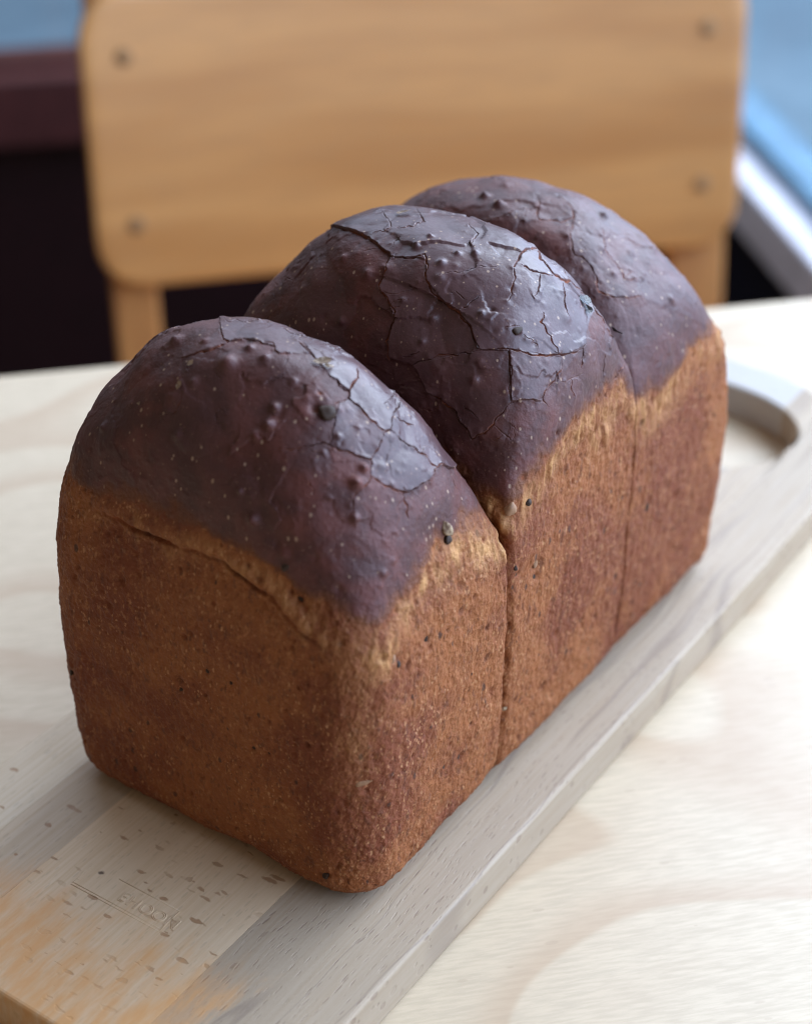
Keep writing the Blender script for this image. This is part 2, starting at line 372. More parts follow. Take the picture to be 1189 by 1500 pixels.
def fractal(pts, jit, rg):
    P = np.asarray(pts, float)
    for lv in range(4):
        seg = np.linalg.norm(np.diff(P, axis=0), axis=1)
        if seg.max() < 1.2: break
        mid = (P[1:]+P[:-1])/2
        nrm = np.stack([-(P[1:]-P[:-1])[:, 1], (P[1:]-P[:-1])[:, 0]], 1)
        mid = mid+nrm*rg.normal(size=(len(mid), 1))*jit
        Q = np.empty((len(P)+len(mid), 2)); Q[0::2] = P; Q[1::2] = mid; P = Q
    out = []
    for a, b in zip(P[:-1], P[1:]):
        n = max(1, int(np.ceil(np.linalg.norm(b-a)/.8)))
        out.append(a+(b-a)*np.linspace(0, 1, n, endpoint=False)[:, None])
    return np.concatenate(out+[P[-1:]])
def inpoly(U, pg):
    c = np.zeros(len(U), bool); x, y = U[:, 0], U[:, 1]
    for (x0, y0), (x1, y1) in zip(pg, np.roll(pg, -1, 0)):
        if y0 == y1: continue
        c ^= ((y0 > y) != (y1 > y)) & (x < (x1-x0)*(y-y0)/(y1-y0)+x0)
    return c

loaf_at = Vector((-.0475, .088, 0))
loaf = empty('bread_loaf', loaf_at)
tag(loaf, 'dark-crusted tin loaf with three domed lobes on the wooden board', 'bread')
lobes = []; TREES = []
for i, L in enumerate(LUMPS):
    C = np.array([L['xb'], (L['y0']+L['y1'])/2, .06])
    D, Q = boxgrid(*GRID[i], .05, (L['y1']-L['y0'])/2, .067)
    D /= np.linalg.norm(D, axis=1, keepdims=True)
    lo = np.zeros(len(D)); hi = np.full(len(D), .12)
    for _ in range(20):
        m = (lo+hi)/2; ins = f_lump(C+D*m[:, None], L) < 0
        lo = np.where(ins, m, lo); hi = np.where(ins, hi, m)
    P = C+D*hi[:, None]
    hid = np.zeros(len(P), bool)
    for j in (i-1, i+1):
        if 0 <= j < 3: hid |= f_lump(P, LUMPS[j]) < -.0022
    Q = Q[~hid[Q].all(1)]
    used = np.unique(Q); re = -np.ones(len(P), np.int64); re[used] = np.arange(len(used))
    P = P[used]; Q = re[Q]
    rg = np.random.default_rng(20+i)
    CP = []
    extra = []
    boxes = [(300, 470, 640, 760), (420, 320, 890, 640), (620, 265, 1030, 480)][i]
    for _ in range([10, 18, 14][i]):
        x, y = rg.uniform(boxes[0], boxes[2]), rg.uniform(boxes[1], boxes[3]); a = rg.uniform(0, 6.28); pts = [(x, y)]
        for _k in range(rg.integers(2, 5)):
            a += rg.normal()*.7; l = rg.uniform(6, 17); x += l*math.cos(a); y += l*math.sin(a)*.8; pts.append((x, y))
        Sx, okx = surf(pts, i)
        if okx.all() and Sx[:, 2].min() > .100: extra.append((rg.uniform(.35, .6), pts))
    for wd, pts in CRACKS[i]+extra:
        S, ok = surf(fractal(pts, .085, rg), i); nS = len(S)
        for k in range(nS):
            if ok[k]: CP.append((S[k].tolist(), wd*(.50+.50*min(1, 4*k/nS, 4*(nS-1-k)/nS))*(1+.25*math.sin(k*.21+wd*9))))
    def tree(P):
        kd = KDTree(len(P))
        L_ = P.tolist()
        for k in np.random.default_rng(1).permutation(len(P)).tolist(): kd.insert(L_[k], k)
        kd.balance(); return kd
    # finer mesh along the cracks
    kd = tree(P); near = np.zeros(len(P), bool)
    halo = np.zeros(len(P), bool)
    for c, tw in CP[::3]:
        for co, idx, d in kd.find_range(c, .0036):
            halo[idx] = True
            if d < .00062: near[idx] = True
    fine = near[Q].any(1); F = Q[fine]; m_ = 3
    g_ = np.arange(m_+1)/m_
    a_, b_ = np.meshgrid(g_, g_, indexing='ij')
    W4 = np.stack([(1-a_)*(1-b_), a_*(1-b_), a_*b_, (1-a_)*b_], -1).reshape(-1, 4)
    NP = np.einsum('kc,qcd->qkd', W4, P[F]).reshape(-1, 3)
    ii = np.arange((m_+1)**2).reshape(m_+1, m_+1)
    cell = np.stack([ii[:-1, :-1], ii[1:, :-1], ii[1:, 1:], ii[:-1, 1:]], -1).reshape(-1, 4)
    NQ = (np.arange(len(F))[:, None, None]*(m_+1)**2+cell[None]).reshape(-1, 4)+len(P)
    hl = np.concatenate([halo, np.ones(len(NP), bool)])
    AP = np.concatenate([P, NP]); AQ = np.concatenate([Q[~fine], NQ])
    _, first, inv = np.unique(np.round(AP*2e6).astype(np.int64), axis=0, return_index=True, return_inverse=True)
    P = AP[first]; hl = hl[first]; Q = inv.reshape(-1)[AQ]
    for _ in range(2):
        P = P-grad(P, L)*f_lump(P, L)[:, None]
    n = grad(P, L); U = pix(P)
    v = EYE-P; v /= np.linalg.norm(v, axis=1, keepdims=True)
    seen = (n*v).sum(1) > -.05
    kd = tree(P)
    # where the dark top ends
    zr = np.interp(P[:, 1], zr_y, [zr_z, zr_z2, zr_z3][i]); zf = np.interp(P[:, 0], zf_x, zf_z)
    wf = np.clip(-n[:, 1], 0, 1)**2 if i == 0 else np.zeros(len(P))
    wr = np.clip(n[:, 0], 0, 1)**2
    dz0 = [.087, .086, .083][i]; kz = [.05, .55, .55][i]*(1-wr)
    zl = zr*(wr+.10)+(zf+.0040)*wf*1.2
    zl = (zl+dz0*kz)/(wr+.10+wf*1.2+kz)
    n1 = noise(P, 60, 1); n2 = noise(P, 200, 2); n3 = noise(P, 700, 3)
    zz = P[:, 2]+.0045*n1+.0022*n2+.0008*n3+.0009*noise(P, (420, 420, 90), 15)
    side_up = sst(n[:, 2], .35, .75)
    crust = sst(zz, zl-.0030, zl+.0125)
    streak = noise(P, (420, 420, 70), 5)
    bw = np.where(wr > .5, [.0042, .0062, .0062][i], .0030)*(1+.5*noise(P, 70, 24))
    pz = zl-np.where(wr > .5, .0024, .0018)
    pale = np.exp(-((zz-pz)/bw)**2)*(.75+.42*streak+.6*noise(P, 110, 23))*np.where(wr > wf, 1., .50*sst(P[:, 0], -.086, -.070)+.06)
    # rounded front corner of the tin keeps a paler edge
    pale = np.maximum(pale, .55*np.exp(-((P[:, 0]+.001)/.004)**2)*sst(P[:, 2], .03, .07)*wf) if i == 0 else pale
    pale = np.clip(pale, 0, 1)*(n[:, 0] > -.6)
    h = .0011*noise(P, 48, 16)*(1-sst(P[:, 2], .0, .030))
    h += .0009*n1*side_up+.0005*n1+(.00022*n2+.00010*n3)*(1-.55*crust)
    h += n[:, 1]*(np.abs(n[:, 1]) > .25)*(.0013*noise(P, (25, 25, 42), 41)+.0005*noise(P, (80, 80, 130), 42))*(np.abs(P[:, 1]-(L['y0']+L['y1'])/2) > .015)*np.where((i == 0) & (n[:, 1] < 0), 0, 1)*np.where((i == 2) & (n[:, 1] > 0), 0, 1)
    h += (1-crust)*(.00020*noise(P, 1300, 4)+.00028*noise(P, (500, 500, 250), 6))
    h += pale*(.00045*streak+.00045*noise(P, (600, 600, 260), 8)+.0004*noise(P, 260, 25))
    h += .0005*crust*(1-side_up)                       # the top swells a little over the tin rim
    # crease where the dough rose out of the tin, on the front end
    dark = np.zeros(len(P))
    if i == 0:
        zc = zf+.0005*noise(P, (260, 260, 0), 9)+.0007*noise(P, (90, 90, 0), 10)
        span = sst(P[:, 0], -.083, -.074)*sst(-P[:, 0], .004, .016)*wf
        g = np.exp(-((P[:, 2]-zc)/.00062)**2)*span
        tear = np.clip(.75+.9*noise(P, (170, 170, 0), 22)+.3*noise(P, 500, 11), .1, 1.4); h -= .0010*g*tear; dark = np.maximum(dark, g*np.clip(tear, 0, .95))
        h += .0007*np.exp(-((P[:, 2]-zc-.0024)/.0018)**2)*span
        h -= .0004*sst(-(P[:, 2]-zc), 0, .002)*sst(P[:, 2]-zc, -.016, -.004)*span
    # seams between the lobes
    for ys in ([.0526] if i == 0 else [.0526, .1158] if i == 1 else [.1158]):
        s = np.exp(-((P[:, 1]-ys+.0016*noise(P, (0, 0, 45), 12)+.0007*noise(P, (0, 0, 160), 18))/(.0016+.0008*noise(P, (0, 0, 80), 17)))**2)*wr
        h -= (.0004 if ys < .1 else .00012)*s; dark = np.maximum(dark, (.26 if ys < .1 else .05)*s*(P[:, 2] < .1)*(1+noise(P, 150, 19)))
    # plates of thin blistered skin
    pid = np.zeros(len(P)); plate = np.zeros(len(P)); wig = np.stack([noise(P, 400, 13), noise(P, 400, 14)], 1)*2.0
    for lev, pg in PLATES[i]:
        ip = inpoly(U+wig*.35, pg) & seen
        plate[ip] = np.maximum(plate[ip], lev)
        c_ = U[ip].mean(0) if ip.any() else 0; sp_ = np.abs(U[ip]-c_).max() if ip.any() else 1
        tl_ = rg.normal(size=2)*.00035*min(1., sp_/60)
        h[ip] += ((U[ip]-c_)/sp_)@tl_
        pid[ip] = lev+rg.uniform(-.2, .2)
    h += .00036*plate
    # the dried skin is broken into slightly tilted scales
    cs = P[rg.choice(np.nonzero((crust > .6) & (P[:, 2] > .098))[0], [46, 60, 60][i], replace=False)]
    sk = tree(cs); tv = rg.normal(size=(len(cs), 3)); tv /= np.linalg.norm(tv, axis=1, keepdims=True)
    amp = rg.uniform(.010, .042, len(cs)); lvl = rg.uniform(0, 1, len(cs))**1.5
    up_ = np.nonzero(crust > .05)[0]; cid = np.zeros(len(P), np.int64)
    PW = P+np.stack([noise(P, 170, 31), noise(P, 170, 32), noise(P, 170, 33)], 1)*.0035+np.stack([noise(P, 700, 34), noise(P, 700, 35), noise(P, 700, 36)], 1)*.0007
    PWl = PW[up_].tolist()
    cid[up_] = [sk.find(q)[1] for q in PWl]
    sw = crust*sst(P[:, 2], .090, .108)
    h += sw*np.clip(((P-cs[cid])*tv[cid]).sum(1)*amp[cid], -.00028, .00028)
    plate = np.maximum(plate, sw*lvl[cid]*([.25, .45, .12][i]+[.35, .35, .15][i]*side_up*(P[:, 0] > -.06)))
    h -= plate*(.00012*n2+.00006*n3)
    h += crust*(.0010*np.abs(noise(P, 62, 21))-.0003)       # gently faceted skin
    # cracks
    dist = np.full(len(P), 9.); wid = np.ones(len(P))
    ck = tree(np.array([c for c, _ in CP])); cw_ = [t for _, t in CP]
    for k in np.nonzero(hl)[0].tolist():
        co, idx, d = ck.find(P[k])
        dist[k] = d/cw_[idx]; wid[k] = cw_[idx]
    g = np.exp(-(dist/.00014)**2)
    h -= .00040*g*np.clip(wid, .5, 1.6)
    h += np.where(pid > .2, .00013, .00002)*np.exp(-(dist*wid/.0013))*sst(dist, .00015, .0003)
    crack = np.clip(np.exp(-(dist/.00017)**2)*1.1, 0, 1)*np.clip(wid*1.1, .5, 1)
    # bumps and hollows
    def dent(c, r, a, soft=True):
        for co, idx, d in kd.find_range(c, r*2):
            t = d/r
            yield idx, a*math.exp(-t*t*1.6) if soft else a*max(0., 1-t**3)
    lst = [(x, y, r, a*1.5) for x, y, r, a in BLIST[i] if r]+[(x, y, r, -a) for x, y, r, a in PITS[i]]
    S, ok = surf([(q[0], q[1]) for q in lst], i)
    for q, s_, o_ in zip(lst, S, ok):
        if not o_: continue
        dep = (s_-EYE)@AF; r = q[2]*dep/CAM[0]
        for idx, a in dent(s_.tolist(), r, q[3]*.001): h[idx] += a
        if q[3] < 0:
            for idx, a in dent(s_.tolist(), r*.62, .9): dark[idx] = max(dark[idx], a)
    sel = rg.choice(len(P), 2300, replace=False)
    for k in sel:
        if crust[k] > .7 and P[k, 2] > .09 and rg.random() < .65:
            r = rg.uniform(.0004, .0011)*(1 if rg.random() < .85 else 1.7); a = rg.uniform(.06, .24)*r*1.2
            if rg.random() < .2: a = -a
        elif crust[k] < .4:
            r = rg.uniform(.00035, .0009)*(1.7 if rg.random() < .10 else 1); a = -rg.uniform(.3, .75)*r
            if rg.random() < .25: a = -a*.6
        else: continue
        for idx, b in dent(P[k].tolist(), r, a):
            h[idx] += b
            if a < 0 and crust[k] < .4 and rg.random() < .9: dark[idx] = max(dark[idx], min(.55, -b/.0007))
    P2 = P+n*h[:, None]
    P2[:, 2] = np.maximum(P2[:, 2], .0003)
    me = mesh_np('dough_lobe', P2, Q)
    A = me.attributes.new('mask', 'FLOAT_COLOR', 'POINT')
    cr = np.clip(np.maximum(crack, dark), 0, 1)
    A.data.foreach_set('color', np.stack([np.clip(crust, 0, 1), pale, np.clip(plate, 0, 1), cr], 1).astype(np.float32).ravel())
    o = link('dough_lobe', me, BREAD, loaf, loaf_at)
    o['label'] = ['front lobe with the lifted bright plate of crust along its right shoulder',
                  'middle lobe, tallest, with a large grey cracked plate of crust', 'rear lobe, slightly out of focus, next to the board handle'][i]
    lobes.append(o); TREES.append((kd, P2, n))

# seeds and loose flakes in the crust
def simple(name, c, rough, var=.3, scale=900, spec=.5, c2=None):
    m = N(name)
    f = m.noise(scale, 3)
    cc = m.mix(m.ramp(f, .35, .65), c, c2 or tuple(x*(1+var) for x in c))
    return m.out(cc, rough, m.bump(f, .4, .0002), **{'Specular IOR Level': spec})
SEED_D = simple('dark_seed', (.034, .018, .011), .6, spec=.25)
SEED_T = simple('tan_seed', (.25, .13, .065), .6)
SEED_P = simple('pale_seed', (.40, .29, .18), .65, c2=(.17, .10, .06), spec=.25)
FLAKE = simple('crust_flake', (.30, .20, .13), .6, c2=(.55, .42, .30))
FLAKE_D = simple('dark_flake', (.035, .026, .024), .22)
def put(i, px, py, ab, mat, ang=0., lift=.25, name='seed', seed=0):
    S, ok = surf([(px, py)], i)
    kd, P2, n = TREES[i]
    co, idx, d = kd.find(S[0].tolist())
    p = Vector(P2[idx]); nn = Vector(n[idx])
    right = Vector(AR) - nn*Vector(AR).dot(nn); right.normalize()
    up = nn.cross(right)
    e1 = right*math.cos(ang)+up*math.sin(ang); e2 = nn.cross(e1)
    bm = bmesh.new(); bmesh.ops.create_icosphere(bm, subdivisions=3, radius=1)
    a, b, c = [x*.00108 for x in ab]
    rg = np.random.default_rng(int(px*7+py))
    ph = rg.uniform(0, 6, 6)
    for vv in bm.verts:
        x, y, z = vv.co
        k = 1+.10*math.sin(3*x+ph[0])+.10*math.sin(4*y+ph[1])+.08*math.sin(5*z+3*x+ph[2])
        tip = 1-.30*x
        q = e1*(x*a*k)+e2*(y*b*k*tip)+nn*(z*c*k*tip)
        vv.co = p+nn*(c*(lift-.22))+q
    me = bpy.data.meshes.new(name); bm.to_mesh(me); bm.free()
    for f in me.polygons: f.use_smooth = True
    return link(name, me, mat, lobes[i], loaf_at)
R = math.radians
put(0, 478, 606, (1.9, 1.6, 1.2), SEED_D, .4, .5)
put(0, 652, 775, (1.9, 1.3, 1.1), SEED_P, 2.1, .4); put(0, 658, 790, (1.3, 1.0, .9), SEED_D, .2, .1)
put(1, 747, 745, (1.9, 1.4, 1.0), SEED_T, 1.2, .2); put(1, 774, 735, (1.0, .8, .6), SEED_D, 1.0, .2)
put(1, 790, 824, (1.7, 1.0, .6), SEED_T, 1.3, -.3); put(1, 787, 846, (1.2, .9, .6), SEED_D, 1.3, -.1)
put(1, 758, 842, (1.0, .6, .5), SEED_D, 1.2, 0); put(1, 754, 832, (.7, .5, .4), SEED_D, 1.6, 0)
put(0, 629, 936, (2.3, .8, .5), SEED_D, 1.45, -.1); put(0, 577, 964, (1.4, .8, .6), SEED_T, 1.2, -.1); put(0, 583, 974, (1.0, .6, .5), SEED_D, 1.2, -.1)
put(1, 852, 908, (2.6, .8, .5), SEED_D, 1.3, -.2); put(2, 951, 742, (3.0, 1.0, .5), SEED_D, 1.25, -.3)
put(0, 437, 881, (2.6, 1.0, .6), SEED_D, -.85, -.2); put(0, 419, 830, (1.0, .8, .5), SEED_D, .6, .1)
put(1, 757, 486, (1.5, .7, .6), SEED_D, .6, .5)
put(0, 302, 984, (1.0, .8, .5), SEED_D, 1.2, -.2); put(0, 370, 1098, (1.2, .9, .5), SEED_D, 1.1, -.2); put(0, 335, 1003, (.9, .5, .4), SEED_D, 2., -.1)
put(0, 392, 1105, (.8, .7, .4), SEED_D, .5, -.1); put(0, 265, 1012, (1.0, .7, .4), SEED_D, .5, -.2)
put(0, 674, 1110, (1.4, .7, .5), SEED_D, 1.4, -.2); put(0, 652, 1124, (.9, .5, .4), SEED_D, 1.3, -.1); put(0, 605, 1108, (.8, .6, .4), SEED_D, .3, -.1)
put(1, 741, 1038, (1.1, .7, .5), SEED_P, 1.3, 0); put(0, 540, 1147, (2.6, 1.0, .5), SEED_T, .2, -.2)
put(0, 477, 1284, (1.1, .8, .5), SEED_D, .9, -.1); put(0, 104, 985, (1.2, .7, .5), SEED_D, 1.5, -.1)

def flake(i, px, py, size, mat, lean, name='crust_flake', n=6, seed=1):
    """a small torn chip of crust standing off the surface, with real thickness"""
    S, ok = surf([(px, py)], i); kd, P2, nrm = TREES[i]
    co, idx, d = kd.find(S[0].tolist()); p = Vector(P2[idx]); nn = Vector(nrm[idx])
    right = (Vector(AR)-nn*Vector(AR).dot(nn)).normalized(); up = nn.cross(right)
    rg = random.Random(seed); m = []
    bm = bmesh.new(); cen = bm.verts.new(p+nn*.0006)
    ring = []
    for k in range(n+3):
        a = 2*math.pi*k/(n+3)
        rr = rg.uniform(.65, 1.2)
        x = math.cos(a)*size[0]*rr; y = math.sin(a)*size[1]*rr
        ring.append(bm.verts.new(p+right*x+up*y+nn*(.0004+lean*(x+size[0])+rg.uniform(-.0002, .0002))))
    fs = [bm.faces.new((cen, ring[k], ring[(k+1) % len(ring)])) for k in range(len(ring))]
    r = bmesh.ops.solidify(bm, geom=fs, thickness=.00025)
    bmesh.ops.recalc_face_normals(bm, faces=bm.faces)
    me = bpy.data.meshes.new(name); bm.to_mesh(me); bm.free()
    return link(name, me, mat, lobes[i], loaf_at)
flake(0, 470, 533, (.0021, .0013), FLAKE, .35, seed=3)
flake(0, 480, 540, (.0011, .0008), FLAKE, .2, seed=4)
flake(1, 857, 440, (.0017, .0024), FLAKE_D, .25, seed=5); flake(1, 862, 452, (.0011, .0016), FLAKE_D, .5, seed=9)
flake(1, 590, 314, (.0022, .0010), FLAKE, .15, seed=6)
flake(1, 900, 484, (.0020, .0016), FLAKE_D, .5, seed=7)
flake(0, 283, 534, (.0013, .0009), FLAKE, .3, seed=8); flake(0, 268, 565, (.0012, .0009), FLAKE, .3, seed=10)
flake(0, 206, 592, (.0007, .0004), FLAKE, .2, seed=11)

# ------------------------------------------------------------------ cutting board
BT = .013                                              # its thickness; the top is z = 0
board_at = Vector((-.0485, .117, -BT))
board = empty('cutting_board', board_at)
tag(board, 'pale beech cutting board with an oval handle hole, under the loaf', 'cutting board')
X0, X1, Y0, YT = -.1135, .0165, -.0750, .3085
def board_material(k):
    m = N('beech_stave')
    off = m.map((1, 1, 1), (k*.37, k*.61, k*.23))
    grain = m.noise(1, 4, .6, co=m.map((1100, 30, 300), (k*3, k, 0)))
    wide = m.noise(1, 3, .5, co=m.map((60, 5, 60), (k*7, k, 0)))
    base = [(.60, .49, .36), (.55, .425, .295), (.69, .515, .335), (.42, .325, .228)][k]
    dk = tuple(x*f for x, f in zip(base, (.90, .86, .80)))
    c = m.mix(m.ramp(grain, .35, .68), base, dk)
    c = m.mix(m.math('MULTIPLY', m.ramp(wide, .42, .62), .45), c, tuple(x*.86 for x in base))
    if k == 3:    # long fine pores of the straight-grained stave
        warp = m.n('ShaderNodeVectorMath', {0: m.map((1, 1, 1)), 1: m.n('ShaderNodeCombineXYZ', {0: m.math('MULTIPLY', m.noise(14, 2), .014)}).outputs[0]}, operation='ADD').outputs[0]
        fl = m.specks(1, .40, .60, m.map((1700, 260, 300), co=warp))
        c = m.mix(m.math('MULTIPLY', m.math('MULTIPLY', fl, m.ramp(m.noise(60, 2), .4, .6, .25, 1.)), .45), c, (.19, .12, .085))
        line = m.ramp(m.math('ABSOLUTE', m.math('SUBTRACT', m.noise(1, 2, .5, co=m.map((75, 3, 1), co=warp)), .5)), 0, .018, 1, 0)
        c = m.mix(m.math('MULTIPLY', line, .38), c, (.17, .12, .095))
    else:
        fl = m.specks(1, .46, .34 if k == 2 else .10, m.map((240, 620, 150), (k, 2*k, 0), (0, 0, .25), m.n('ShaderNodeVectorMath', {0: m.co, 1: m.n('ShaderNodeVectorMath', {0: m.n('ShaderNodeTexNoise', {'Vector': m.co, 'Scale': 240., 'Detail': 3}).outputs['Color'], 1: (.006, .0025, 0)}, operation='MULTIPLY').outputs[0]}, operation='ADD').outputs[0]))
        fl2 = m.specks(1, .42, .45, m.map((1300, 300, 300), (k, k, 0)))
        c = m.mix(m.math('MULTIPLY', fl2, .30), c, tuple(x*.55 for x in base))
        c = m.mix(m.math('MULTIPLY', m.math('MULTIPLY', fl, m.ramp(m.noise(45, 2), .42, .58, .25, 1.)), .75), c, (.30, .15, .065))
    # honey-coloured stain near the front end of the board
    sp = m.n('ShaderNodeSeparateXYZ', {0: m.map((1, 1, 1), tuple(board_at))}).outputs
    if k < 3:   # handle half greyed in the colour, standing in for dimmer light at that end
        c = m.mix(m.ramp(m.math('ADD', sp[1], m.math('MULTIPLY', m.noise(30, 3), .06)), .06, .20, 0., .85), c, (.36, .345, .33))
    wob = m.math('MULTIPLY', m.math('SUBTRACT', m.noise(1, 5, .7, co=m.map((95, 28, 50))), .5), .060)
    d = m.math('ADD', sp[1], wob)
    kx, ky, _ = at(148, 1279, 0.)
    kd_ = m.n('ShaderNodeVectorMath', {0: m.map((1, 1, 0), (board_at.x-kx, board_at.y-ky, 0))}, operation='LENGTH').outputs['Value']
    c = m.mix(m.ramp(m.math('ADD', kd_, m.math('MULTIPLY', m.noise(900, 2), .0012)), .0008, .0016, .9, 0.), c, (.07, .035, .015))
    st = m.ramp(d, -.064, -.034, 1., 0.)
    st2 = m.math('MULTIPLY', st, m.ramp(m.math('ADD', sp[0], wob), -.013, -.006, 1., 0.))
    c = m.mix(m.math('MULTIPLY', st2, m.ramp(m.noise(1, 4, .65, co=m.map((260, 60, 100))), .35, .65, .40, .95)), c, (.66, .33, .12), 'MIX')
    patch = m.ramp(m.noise(1, 4, .6, co=m.map((40, 75, 30), (2.2, .4, 0))), .56, .66)
    c = m.mix(m.math('MULTIPLY', m.math('MULTIPLY', patch, st), .0), c, (.32, .30, .28))
    h = m.math('ADD', grain, m.math('MULTIPLY', fl, -1.2))
    return m.out(c, m.ramp(grain, .3, .7, .52, .64), m.bump(h, .30, .00025), **{'Specular IOR Level': .42})
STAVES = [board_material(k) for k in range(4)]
joints = [X0, -.0945, -.0770, -.0204, X1]
cxb = (X0+X1)/2
def far(x):                                            # rounded handle end
    t = min(1., abs(x-cxb)/((X1-X0)/2)); return .232+(YT-.232)*max(0., 1-t**2.6)**(1/2.2)
def nearc(x):
    t = max(0., abs(x-cxb)/((X1-X0)/2)-.86)/.14; return Y0+.009*t**2.2
HX, HY, HR, HRY = -.0485, .2600, .0415, .0300
def hole(x):
    t = abs(x-HX)/HR
    return None if t >= 1 else HRY*(1-t**2.5)**(1/2.2)
for k in range(4):
    x0, x1 = joints[k]+(.00004 if k else 0), joints[k+1]-(.00004 if k < 3 else 0)
    edges = [x0, x1]+[HX-HR, HX+HR]+[HX+HR*s*q for s in (-1, 1) for q in (.985, .95, .9)]
    xs = sorted({round(x, 7) for x in list(([x0, x1]+list(np.linspace(x0+.0095, x1-.0095, max(2, int((x1-x0)/.0025))))))+[x0+.0019, x0+.004, x0+.008, x1-.0019, x1-.004, x1-.008]+edges if x0 <= x <= x1})
    bm = bmesh.new()
    def strip(f_lo, f_hi, sel):
        ny = 14
        prev = None
        for x in sel:
            a, b = f_lo(x), f_hi(x)
            colv = []
            for z in (0., -BT):
                for q in np.linspace(0, 1, ny):
                    colv.append(bm.verts.new((x, a+(b-a)*q, z)))
            if prev:
                for s in (0, ny):
                    for q in range(ny-1):
                        f = (prev[s+q], colv[s+q], colv[s+q+1], prev[s+q+1])
                        bm.faces.new(f if s == 0 else f[::-1])
                bm.faces.new((prev[0], prev[ny], colv[ny], colv[0]))
                bm.faces.new((prev[ny-1], colv[ny-1], colv[2*ny-1], prev[2*ny-1]))
            else: first = colv
            prev = colv
        for cv, fl in ((first, 0), (prev, 1)):
            for q in range(ny-1):
                f = (cv[q], cv[q+1], cv[ny+q+1], cv[ny+q])
                bm.faces.new(f if fl == 0 else f[::-1])
    hs = [x for x in xs if abs(x-HX) <= HR+1e-9]
    lefts = [x for x in xs if x <= HX-HR+1e-7]; rights = [x for x in xs if x >= HX+HR-1e-7]
    hh = lambda x: hole(x) or 0.
    for sel in (lefts, rights):
        if len(sel) > 1: strip(nearc, far, sel)
    if len(hs) > 1:
        strip(nearc, lambda x: HY-hh(x), hs); strip(lambda x: HY+hh(x), far, hs)
    bmesh.ops.remove_doubles(bm, verts=bm.verts, dist=1e-6)
    # drop the faces where two strips of one stave met
    kill = [f for f in bm.faces if abs(f.normal.x) > .99 and any(abs(f.calc_center_median().x-q) < 1e-5 for q in (HX-HR, HX+HR)) and joints[k]+1e-4 < f.calc_center_median().x < joints[k+1]-1e-4]
    bmesh.ops.delete(bm, geom=kill, context='FACES_ONLY')
    bmesh.ops.recalc_face_normals(bm, faces=bm.faces)
    ed = []
    for e in bm.edges:
        if len(e.link_faces) != 2 or e.calc_face_angle(0) < .9: continue
        c = (e.verts[0].co+e.verts[1].co)/2
        if abs(e.verts[0].co.z-e.verts[1].co.z) > .001: continue
        ed.append(e)
    inner = [e for e in ed if any(abs((e.verts[0].co.x+e.verts[1].co.x)/2-q) < 2e-4 for q in joints[1:-1]) and abs(e.verts[0].co.x-e.verts[1].co.x) < 1e-6]
    outer = [e for e in ed if e not in set(inner)]
    bmesh.ops.bevel(bm, geom=outer, offset=.0011, segments=3, profile=.5, affect='EDGES')
    me = bpy.data.meshes.new('stave'); bm.to_mesh(me); bm.free()
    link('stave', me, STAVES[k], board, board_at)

# stamp pressed into the board: letters and frame as raised ridges of the same wood
def stamp():
    a = at(171, 1318, 0.); b = at(238, 1354, 0.)
    ang = math.atan2(b[1]-a[1], b[0]-a[0])
    c = bpy.data.curves.new('maker_stamp', 'FONT'); c.body = 'EHOON'
    c.size = .0046; c.space_character = 1.15; c.fill_mode = 'NONE'; c.bevel_depth = .00017; c.bevel_resolution = 1
    o = bpy.data.objects.new('maker_stamp', c); col.objects.link(o)
    bpy.context.view_layer.update()
    me = bpy.data.meshes.new_from_object(o.evaluated_get(bpy.context.evaluated_depsgraph_get()))
    bpy.data.objects.remove(o)
    me.transform(Matrix.Translation(Vector(a)) @ Matrix.Rotation(ang, 4, 'Z'))
    bm = bmesh.new(); bm.from_mesh(me)
    ca, sa = math.cos(ang), math.sin(ang)
    for (u0, v0, u1, v1) in ((-.013, -.0016, .0155, -.0016), (-.013, -.0024, .0155, -.0024), (-.004, .0056, .0155, .0056), (-.013, -.0020, -.013, .0056), (.0155, -.0020, .0155, .0056)):
        p = [Vector((a[0]+u*ca-v*sa, a[1]+u*sa+v*ca, .00004)) for u, v in ((u0, v0), (u1, v1))]
        d = (p[1]-p[0]); r = bmesh.ops.create_cone(bm, cap_ends=True, segments=6, radius1=.00009, radius2=.00009, depth=d.length,
                matrix=Matrix.Translation((p[0]+p[1])/2) @ d.to_track_quat('Z', 'Y').to_matrix().to_4x4())
    bm.to_mesh(me); bm.free()
    for f in me.polygons: f.use_smooth = True
    me.materials.clear()
    s = link('maker_stamp', me, STAVES[2], board, board_at)
stamp()
knot = at(148, 1279, .0)

